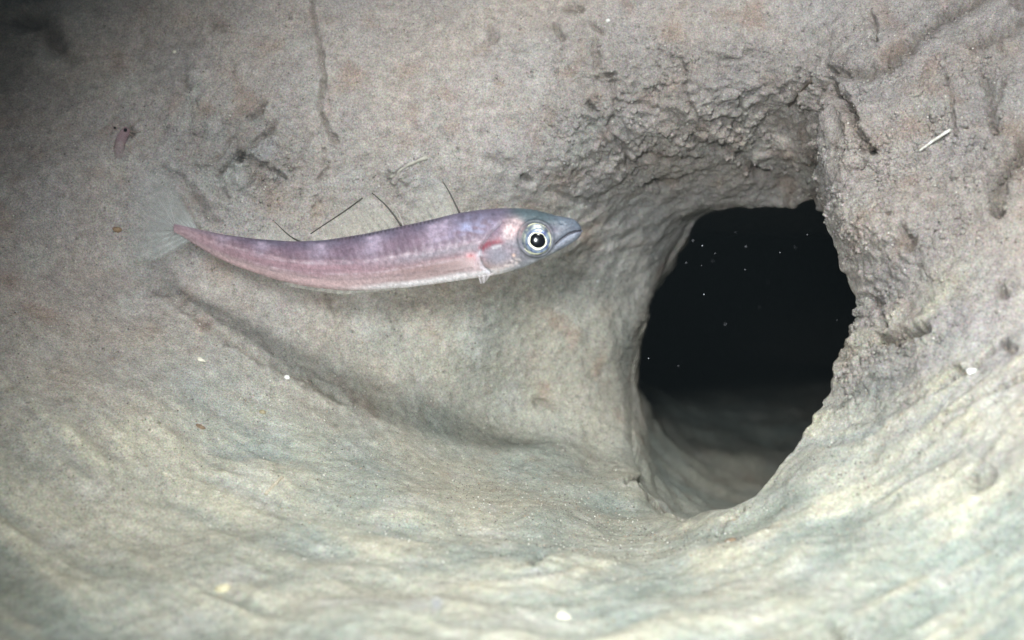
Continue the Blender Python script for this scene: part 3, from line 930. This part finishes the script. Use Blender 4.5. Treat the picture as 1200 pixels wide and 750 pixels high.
def fin_sheet(name, base_pts, tip_pts, rays, colr, alpha_base, alpha_tip, thick=.00012, nb_=60, nt_=22, zoff=lambda s, t: 0, edge_alpha=0, parent=fish, ridge=.25):
    """membrane between a base line and a tip line (px); thin but two-sided with its own thickness"""
    b_ = curve_pts(base_pts, nb_); t_ = curve_pts(tip_pts, nb_)
    V = np.zeros((2, nt_, nb_, 3)); Cn = np.zeros((2, nt_, nb_, 4))
    ss = np.linspace(0, 1, nb_)
    for i in range(nt_):
        f = i / (nt_ - 1)
        p = b_ * (1 - f) + t_ * f
        d0 = fish_depth(p[:, 0]) + np.array([zoff(s, f) for s in ss])
        q = P3(p[:, 0], p[:, 1], d0)
        rip = np.sin(ss * rays * 2 * math.pi) * .00022 * f
        for sd, sg in ((0, -1), (1, 1)):
            V[sd, i] = q; V[sd, i, :, 2] += rip + sg * thick * (1 - .6 * f) * .5
            al = alpha_base + (alpha_tip - alpha_base) * f
            al = al * (1 - ridge + ridge * np.cos(ss * rays * 2 * math.pi)) + edge_alpha * sm(.9, 1, f)
            al = al * sm(0, .06, ss) * sm(1, .94, ss) if edge_alpha == 0 else al
            Cn[sd, i, :, :3] = np.array(colr) * (.85 + .3 * (np.cos(ss * rays * 2 * math.pi) * .5 + .5))[:, None]
            Cn[sd, i, :, 3] = np.clip(al, 0, 1)
    n1 = nt_ * nb_
    f1 = grid_faces(nt_, nb_, False); f2 = grid_faces(nt_, nb_, False)[:, ::-1] + n1
    e = []
    for i in range(nt_ - 1):
        for j in (0, nb_ - 1):
            a0, a1 = i * nb_ + j, (i + 1) * nb_ + j
            e.append((a0, a1, a1 + n1, a0 + n1))
    for j in range(nb_ - 1):
        a0, a1 = (nt_ - 1) * nb_ + j, (nt_ - 1) * nb_ + j + 1
        e.append((a0, a1, a1 + n1, a0 + n1))
    vv = W(V.reshape(-1, 3))
    org = vv.mean(0)
    return new_mesh(name, vv, np.concatenate([f1, f2, np.array(e)]), M_FIN, parent, org, Cn.reshape(-1, 4))


def ray(parent, pts, r0, r1, m=None, zo=0.0, name="ray"):
    p = curve_pts(pts, 12)
    q = P3(p[:, 0], p[:, 1], fish_depth(p[:, 0]) + zo)
    v_, f_ = tube(q, r0, r1)
    return new_mesh(name, W(v_), f_, m or M_RAY, parent, W(q[0]))


def toppx(x): return float(np.interp(x, fsx, top)) + 1.2


pale = (.62, .61, .54)
f1 = fin_sheet("dorsal_fin", [(539, toppx(539)), (500, toppx(500)), (476, toppx(476))], [(519, 213), (500, 222), (474, 257)], 7, pale, .13, .05)
ray(f1, [(539, toppx(539)), (532, 236), (526, 224), (519, 213)], .00040, .00020)
ray(f1, [(543, toppx(543) + 1), (551, 246)], .00022, .0001, M_RAYP)
f2 = fin_sheet("dorsal_fin", [(471, toppx(471)), (430, toppx(430)), (362, toppx(362))], [(436, 226), (424, 232), (364, 274)], 12, pale, .16, .06)
ray(f2, [(471, toppx(471)), (462, 252), (452, 240), (436, 226)], .00044, .00022)
ray(f2, [(425, 232), (405, 247), (385, 260), (364, 274)], .00032, .00020)
ray(f2, [(473, toppx(473)), (467, 249), (456, 235)], .00014, .0001, M_RAYP, .0005)
f3 = fin_sheet("dorsal_fin", [(352, toppx(352)), (330, toppx(330)), (300, toppx(300))], [(322, 259), (315, 262), (298, 274)], 6, pale, .12, .04)
ray(f3, [(354, toppx(354)), (344, 280), (333, 271), (322, 260)], .00034, .00014)

def fine_rays(fin, b0, b1, tips, n_):
    t_ = curve_pts(tips, 60)
    for k in range(n_):
        s_ = (k + .8) / (n_ + .6)
        bx_ = b0 + (b1 - b0) * s_; tp = t_[int(s_ * 59)]
        ray(fin, [(bx_, toppx(bx_)), (bx_ * .5 + tp[0] * .5 + 1.5, toppx(bx_) * .5 + tp[1] * .5 - .5), (tp[0], tp[1])], .00013, .00006, M_RAYM)


M_RAYM = mat("fin_ray_clear", (.30, .28, .23), .5)
fine_rays(f1, 539, 476, [(519, 213), (500, 222), (474, 257)], 6)
fine_rays(f2, 471, 362, [(436, 226), (424, 232), (364, 274)], 11)
fine_rays(f3, 352, 300, [(322, 259), (315, 262), (298, 274)], 5)

# tail: a wide pale fan, seen almost through
tailc = (.50, .53, .52)
tf = fin_sheet("tail_fin", [(232, 268), (214, 265), (206, 268), (212, 274), (226, 281)],
               [(200, 200), (176, 192), (152, 214), (152, 262), (146, 292), (164, 308), (192, 304)], 11, tailc, .42, .04,
               thick=.0003, nb_=110, nt_=40, zoff=lambda s, t: .012 * t * math.sin(s * 3.1), ridge=.04)
for k in range(7):
    s_ = (k + .5) / 7
    e_ = curve_pts([(200, 200), (176, 192), (152, 214), (152, 262), (146, 292), (164, 308), (192, 304)], 60)[int(s_ * 59)]
    b0 = np.array([206, 265 + 6 * s_]); p_ = [tuple(b0 + (e_ - b0) * q) for q in (0, .35, .62)]
    cp = curve_pts(p_, 10)
    q = P3(cp[:, 0], cp[:, 1], fish_depth(cp[:, 0]) + .012 * math.sin(s_ * 3.1) * np.linspace(0, .6, 10))
    v_, f_ = tube(q, .00011, .00004, 6)
    new_mesh("ray", W(v_), f_, mat("tail_ray", (.36, .34, .34), .5) if k == 0 else bpy.data.materials["tail_ray"], tf, W(q[0]))

# small pelvic fins under the gills, pectoral fins folded on the flanks
for zo in (-.0035, .0035):
    pv = fin_sheet("pelvic_fin", [(560, 322), (570, 322), (580, 319)], [(563, 333), (568, 332), (573, 325)], 3, (.55, .5, .52), .36, .12, nb_=20, nt_=8,
                   zoff=lambda s, t, z=zo: z, edge_alpha=.01)
for sg in (-1, 1):
    z0 = sg * float(np.interp(545, fsx, hh * wid)) * .589 / 1800
    fin_sheet("pectoral_fin", [(556, 300), (555, 306), (556, 313)], [(512, 305), (505, 314), (514, 320)], 8, (.55, .42, .42), .42, .10, nb_=40, nt_=20,
              zoff=lambda s, t, z=z0, g=sg: z * .88 + g * .0008 * (1 + .6 * t))
# anal fin, low and clear
fin_sheet("anal_fin", [(470, 337), (400, 340), (330, 329)], [(462, 340), (398, 345), (332, 335)], 12, pale, .22, .12, nb_=50, nt_=8)
tag(fish, None, None)


# ------------------------------------------------------------------ small things lying on the mud
def rock_mesh(px, py, rx, ry, rz, angdeg, seed, lift=.35, seg=16, rough=.22, shell=False):
    p, n = on_bed(px, py)
    a_ = R(angdeg)
    t1 = np.array([math.cos(a_), math.sin(a_), 0.]); t1 -= n * (t1 @ n); t1 /= np.linalg.norm(t1)
    t2 = np.cross(n, t1)
    m_ = p[2] / 1800
    V = []
    for i in range(seg + 1):
        th = math.pi * i / seg
        for j in range(seg * 2):
            ph_ = math.pi * j / seg
            V.append((math.sin(th) * math.cos(ph_), math.sin(th) * math.sin(ph_), math.cos(th)))
    V = np.array(V)
    k = 1 + rough * perlin(V[:, 0] * 1.4 + seed * 3.1, V[:, 1] * 1.4 + seed, V[:, 2] * 1.4) + rough * .5 * perlin(V[:, 0] * 4 + seed, V[:, 1] * 4, V[:, 2] * 4)
    V = V * k[:, None]
    Q = (V[:, :1] * rx * t1 + V[:, 1:2] * ry * t2 + V[:, 2:] * rz * n) * m_ + p + n * rz * m_ * (lift - .3)
    return W(Q), grid_faces(seg + 1, seg * 2), W(p)


def noisy(name, c1, c2, scale, rough=.6):
    m = mat(name, c1, rough); eye_mat_noise(m, c1, c2, scale); return m


M_SHELL = noisy("shell_white", (.72, .72, .66), (.92, .92, .90), 700, .35)
M_SHELL2 = noisy("shell_cream", (.62, .58, .46), (.80, .76, .64), 700, .5)
M_BROWN = noisy("pebble_brown", (.14, .095, .06), (.27, .19, .12), 600, .7)
M_STRAW = noisy("stem_straw", (.42, .36, .27), (.62, .56, .44), 900, .6)


def shell_fragment(name, px, py, lx, ly, angdeg, label, m=M_SHELL):
    """cupped shell chip: curved plate with a thick rim and a pointed hinge end"""
    p, n = on_bed(px, py); a_ = R(angdeg)
    t1 = np.array([math.cos(a_), math.sin(a_), 0.]); t1 -= n * (t1 @ n); t1 /= np.linalg.norm(t1); t2 = np.cross(n, t1)
    m_ = p[2] / 1800
    nr, nc = 9, 36; V = []
    for top_ in (1, 0):
        for i in range(nr):
            f = i / (nr - 1)
            for j in range(nc):
                q = 2 * math.pi * j / nc
                ex = math.cos(q) * (1 + .18 * math.cos(q)); ey = math.sin(q) * (1 - .28 * math.cos(q))
                w_ = 1 + .05 * math.sin(3 * q + px) + .04 * math.sin(7 * q)
                z = (1 - f * f) * .36 * ly + (.18 * ly if top_ else 0) + .03 * ly * math.sin(f * 18)
                V.append(p + (t1 * ex * lx * f * w_ + t2 * ey * ly * f * w_ + n * (z + .12 * ly)) * m_)
    n1 = nr * nc
    F = np.concatenate([grid_faces(nr, nc), grid_faces(nr, nc)[:, ::-1] + n1,
                        np.stack([(nr - 1) * nc + np.arange(nc), (nr - 1) * nc + (np.arange(nc) + 1) % nc,
                                  n1 + (nr - 1) * nc + (np.arange(nc) + 1) % nc, n1 + (nr - 1) * nc + np.arange(nc)], -1)])
    o = new_mesh(name, W(np.array(V)), F, m, None, W(p))
    return tag(o, label, "shell fragment")


shell_fragment("shell_fragment", 1138, 435, 7.2, 4.6, 22, "bright white shell chip lying on the sloping mud right of the burrow")
shell_fragment("shell_fragment", 235, 421, 5.2, 2.9, -25, "small cream shell chip on the mud just below left of the fish shadow", M_SHELL2)


def stick(name, p0, p1, r0, r1, label, m, cat, lift=1.0, bend=1.5, flat=1.0):
    a_, na = on_bed(*p0); b_, nb2 = on_bed(*p1)
    n_ = (na + nb2) / 2; n_ /= np.linalg.norm(n_)
    m_ = a_[2] / 1800
    pts = []
    for i in range(14):
        f = i / 13
        side_ = np.cross(b_ - a_, n_); side_ /= np.linalg.norm(side_)
        pts.append(a_ * (1 - f) + b_ * f + n_ * lift * m_ + side_ * bend * math.sin(f * math.pi) * m_ + side_ * .25 * m_ * math.sin(f * 17))
    v_, f_ = tube(pts, r0 * m_, r1 * m_, 10)
    o = new_mesh(name, W(v_), f_, m, None, W(a_))
    return tag(o, label, cat)


stick("spine_fragment", (1077, 178), (1114, 153), 1.5, 2.1, "white hollow spine fragment lying on the bank above right of the burrow", noisy("spine_white", (.42, .40, .34), (.70, .70, .66), 900, .4), "spine fragment", 2.2, .8)
stick("plant_stem", (311, 579), (331, 560), 2.3, 1.8, "short straw coloured stem lying on the mud below the fish", M_STRAW, "stem", 1.2, .5)
stick("plant_stem", (925, 126), (951, 95), 1.0, 1.3, "thin dark brown stem caught in the mud above the burrow roof", noisy("stem_dark", (.05, .04, .03), (.12, .09, .06), 800, .6), "stem", .6, 1.5)
stick("worm_tube", (458, 208), (500, 184), 2.4, 3.0, "pale crooked worm tube on the wall above the fish's middle fin", noisy("tube_pale", (.36, .34, .29), (.46, .44, .38), 500, .8), "worm tube", .2, 3.5)


def pebble(px, py, rx, ry, rz, angdeg, label, m, seed, group=None, name="pebble"):
    v_, f_, o_ = rock_mesh(px, py, rx, ry, rz, angdeg, seed)
    o = new_mesh(name, v_, f_, m, None, o_)
    return tag(o, label, "pebble", group)


pebble(660, 723, 8, 5.5, 5, 10, "cream pebble in the near mud at the bottom centre of the picture", M_SHELL2, 1)
pebble(262, 691, 9, 7, 5, 30, "yellowish pebble half sunk in the near mud at bottom left", noisy("pebble_yellow", (.50, .46, .30), (.66, .60, .42), 500, .7), 2)
pebble(235, 500, 6, 3, 3, -20, "rust brown pebble on the left slope above the straw stem", M_BROWN, 3)
pebble(307, 483, 4, 3, 3, 10, "tiny tan pebble on the mud under the fish shadow", noisy("pebble_tan", (.30, .25, .15), (.40, .34, .22), 700, .6), 4)
pebble(856, 634, 7, 3.5, 3.5, 5, "dark brown pebble just below the burrow's lower lip", M_BROWN, 5)
pebble(137, 269, 5, 3.4, 3, 0, "orange brown pebble on the mud left of the tail fin", noisy("pebble_orange", (.20, .13, .08), (.32, .22, .13), 600, .7), 6)
pebble(205, 61, 2.6, 2, 2, 0, "tiny yellowish white pebble high on the left wall", M_SHELL2, 7)
pebble(336, 443, 3.5, 3.5, 3.2, 0, "tiny white pebble at the edge of the fish shadow", M_SHELL, 8)
pebble(712, 24, 2.6, 2.2, 2.2, 0, "tiny white pebble near the top of the wall above the fish's head", M_SHELL, 9)

# ------------------------------------------------------------------ small shrimp-like animal at upper left
def shrimp():
    p, n = on_bed(148, 170)
    m_ = p[2] / 1800
    org = W(p)
    root = empty("shrimp", org)
    tag(root, "tiny pink translucent shrimp with a black eye clinging to the wall at upper left", "shrimp")
    ctr = curve_pts([(151, 151, 3.5), (146, 158, 5.0), (142, 167, 5.2), (140, 178, 4.6), (139, 190, 3.6), (140, 205, 3.0), (141, 222, 1.8)], 40)
    V = []; Cn = []
    K = 20
    for i, (x, y, r_) in enumerate(ctr):
        r_ *= 1.25; f = i / 39
        t = ctr[min(i + 1, 39), :2] - ctr[max(i - 1, 0), :2]; t /= np.hypot(*t)
        nn = np.array([-t[1], t[0]])
        r2 = r_ * (1 + .08 * math.sin(f * 40) * (f > .3))
        for j in range(K):
            q = 2 * math.pi * j / K
            V.append(p + np.array([(x - 148 + nn[0] * r2 * math.cos(q)) * m_, -(y - 170 + nn[1] * r2 * math.cos(q)) * m_, -(4.5 + r2 * .8 * math.sin(q)) * m_]))
            Cn.append((.40, .25 + .08 * f, .29 + .03 * f, .5 * (1 - .7 * f)))
    V = np.array(V); Cn = np.array(Cn)
    caps = np.concatenate([np.stack([np.full(K - 2, 0), np.arange(2, K), np.arange(1, K - 1)], -1),
                           39 * K + np.stack([np.full(K - 2, 0), np.arange(1, K - 1), np.arange(2, K)], -1)])
    new_mesh("body", W(V), [grid_faces(40, K), caps], M_FIN, root, org, Cn)

    def ball(name, x, y, r_, z, m):
        V = []
        for i in range(9):
            th = math.pi * i / 8
            for j in range(14):
                q = 2 * math.pi * j / 14
                V.append(p + np.array([(x - 148 + r_ * math.sin(th) * math.cos(q)) * m_, -(y - 170 + r_ * math.sin(th) * math.sin(q)) * m_, -(z + r_ * math.cos(th)) * m_]))
        V = W(np.array(V))
        return new_mesh(name, V, grid_faces(9, 14), m, root, V.mean(0))
    ball("eye", 149.5, 153.5, 2.2, 9.5, M_PUP)
    ball("eye", 136, 150.5, 1.5, 6.0, M_PUP)
    mp = noisy("shrimp_limb", (.26, .19, .17), (.36, .27, .22), 800, .5)
    for pts in ([(153, 150), (160, 143), (168, 138)], [(153, 154), (161, 156), (170, 152)], [(136, 152), (133, 146), (131, 158)], [(152, 156), (160, 162), (164, 170)],
                [(146, 168), (153, 176), (156, 184)], [(138, 170), (131, 178), (128, 188)]):
        c = curve_pts(pts, 9)
        q = np.stack([p[0] + (c[:, 0] - 148) * m_, p[1] - (c[:, 1] - 170) * m_, p[2] - np.linspace(5, 2.5, 9) * m_], -1)
        v_, f_ = tube(q, .55 * m_, .25 * m_, 6)
        new_mesh("leg" if pts[0][1] > 156 else "antenna", W(v_), f_, mp, root, W(q[0]))
    # tail fan
    for dx in (-4, 0, 4):
        c = curve_pts([(141, 221), (141 + dx * .5, 227), (141 + dx, 234)], 8)
        q = np.stack([p[0] + (c[:, 0] - 148) * m_, p[1] - (c[:, 1] - 170) * m_, np.full(8, p[2] - 4.0 * m_)], -1)
        v_, f_ = tube(q, .7 * m_, 1.5 * m_, 8)
        new_mesh("tail_blade", W(v_), f_, M_FIN, root, W(q[0]), np.tile(np.array([.45, .34, .34, .22]), (len(v_), 1)))


shrimp()

# ------------------------------------------------------------------ drifting flakes in the water
M_SNOW = noisy("marine_snow", (.22, .23, .26), (.42, .43, .46), 3000, .7)


def flake(px, py, d, r_, seed, label, group=None):
    c = P3(px, py, d); m_ = d / 1800; V = []
    for i in range(9):
        th = math.pi * i / 8
        for j in range(14):
            q = 2 * math.pi * j / 14
            V.append((math.sin(th) * math.cos(q), math.sin(th) * math.sin(q), math.cos(th)))
    V = np.array(V)
    k = 1 + .45 * perlin(V[:, 0] * 1.7 + seed * 5.3, V[:, 1] * 1.7, V[:, 2] * 1.7 + seed)
    v_ = W(c + V * k[:, None] * r_ * m_)
    o = new_mesh("drifting_flake", v_, grid_faces(9, 14), M_SNOW, None, W(c))
    return tag(o, label, "drifting flake", group)


flake(512, 708, .36, 4.6, 1, "round white flake drifting close above the near mud at bottom centre")
dark_flakes = [(823, 288, .62), (838, 297, .66), (804, 308, .7), (822, 311, .64), (874, 289, .72), (873, 316, .66), (914, 296, .63), (946, 275, .58),
               (825, 345, .62), (862, 272, .75), (835, 306, .8), (981, 375, .66), (812, 282, .72), (795, 429, .7), (932, 290, .8), (890, 360, .8), (850, 380, .78), (900, 330, .9)]
for i, (x, y, d) in enumerate(dark_flakes):
    flake(x, y, d, [.8, .5, .6, .45][i % 4], i + 2, "tiny pale flake drifting in front of the dark burrow", "flakes drifting in front of the dark burrow")

open_flakes = [(90, 420, .45), (395, 95, .55), (560, 430, .5), (700, 330, .52), (610, 150, .57), (250, 120, .55), (1010, 560, .42), (760, 420, .6),
               (420, 570, .44), (150, 610, .38), (880, 90, .56), (1120, 300, .47)]
for i, (x, y, d) in enumerate(open_flakes):
    flake(x, y, d, [1.0, .7, .85][i % 3], i + 40, "tiny pale flake drifting in the open water in front of the mud", "flakes drifting in the open water")

for o in list(COL.objects):
    if "_org" in o: del o["_org"]
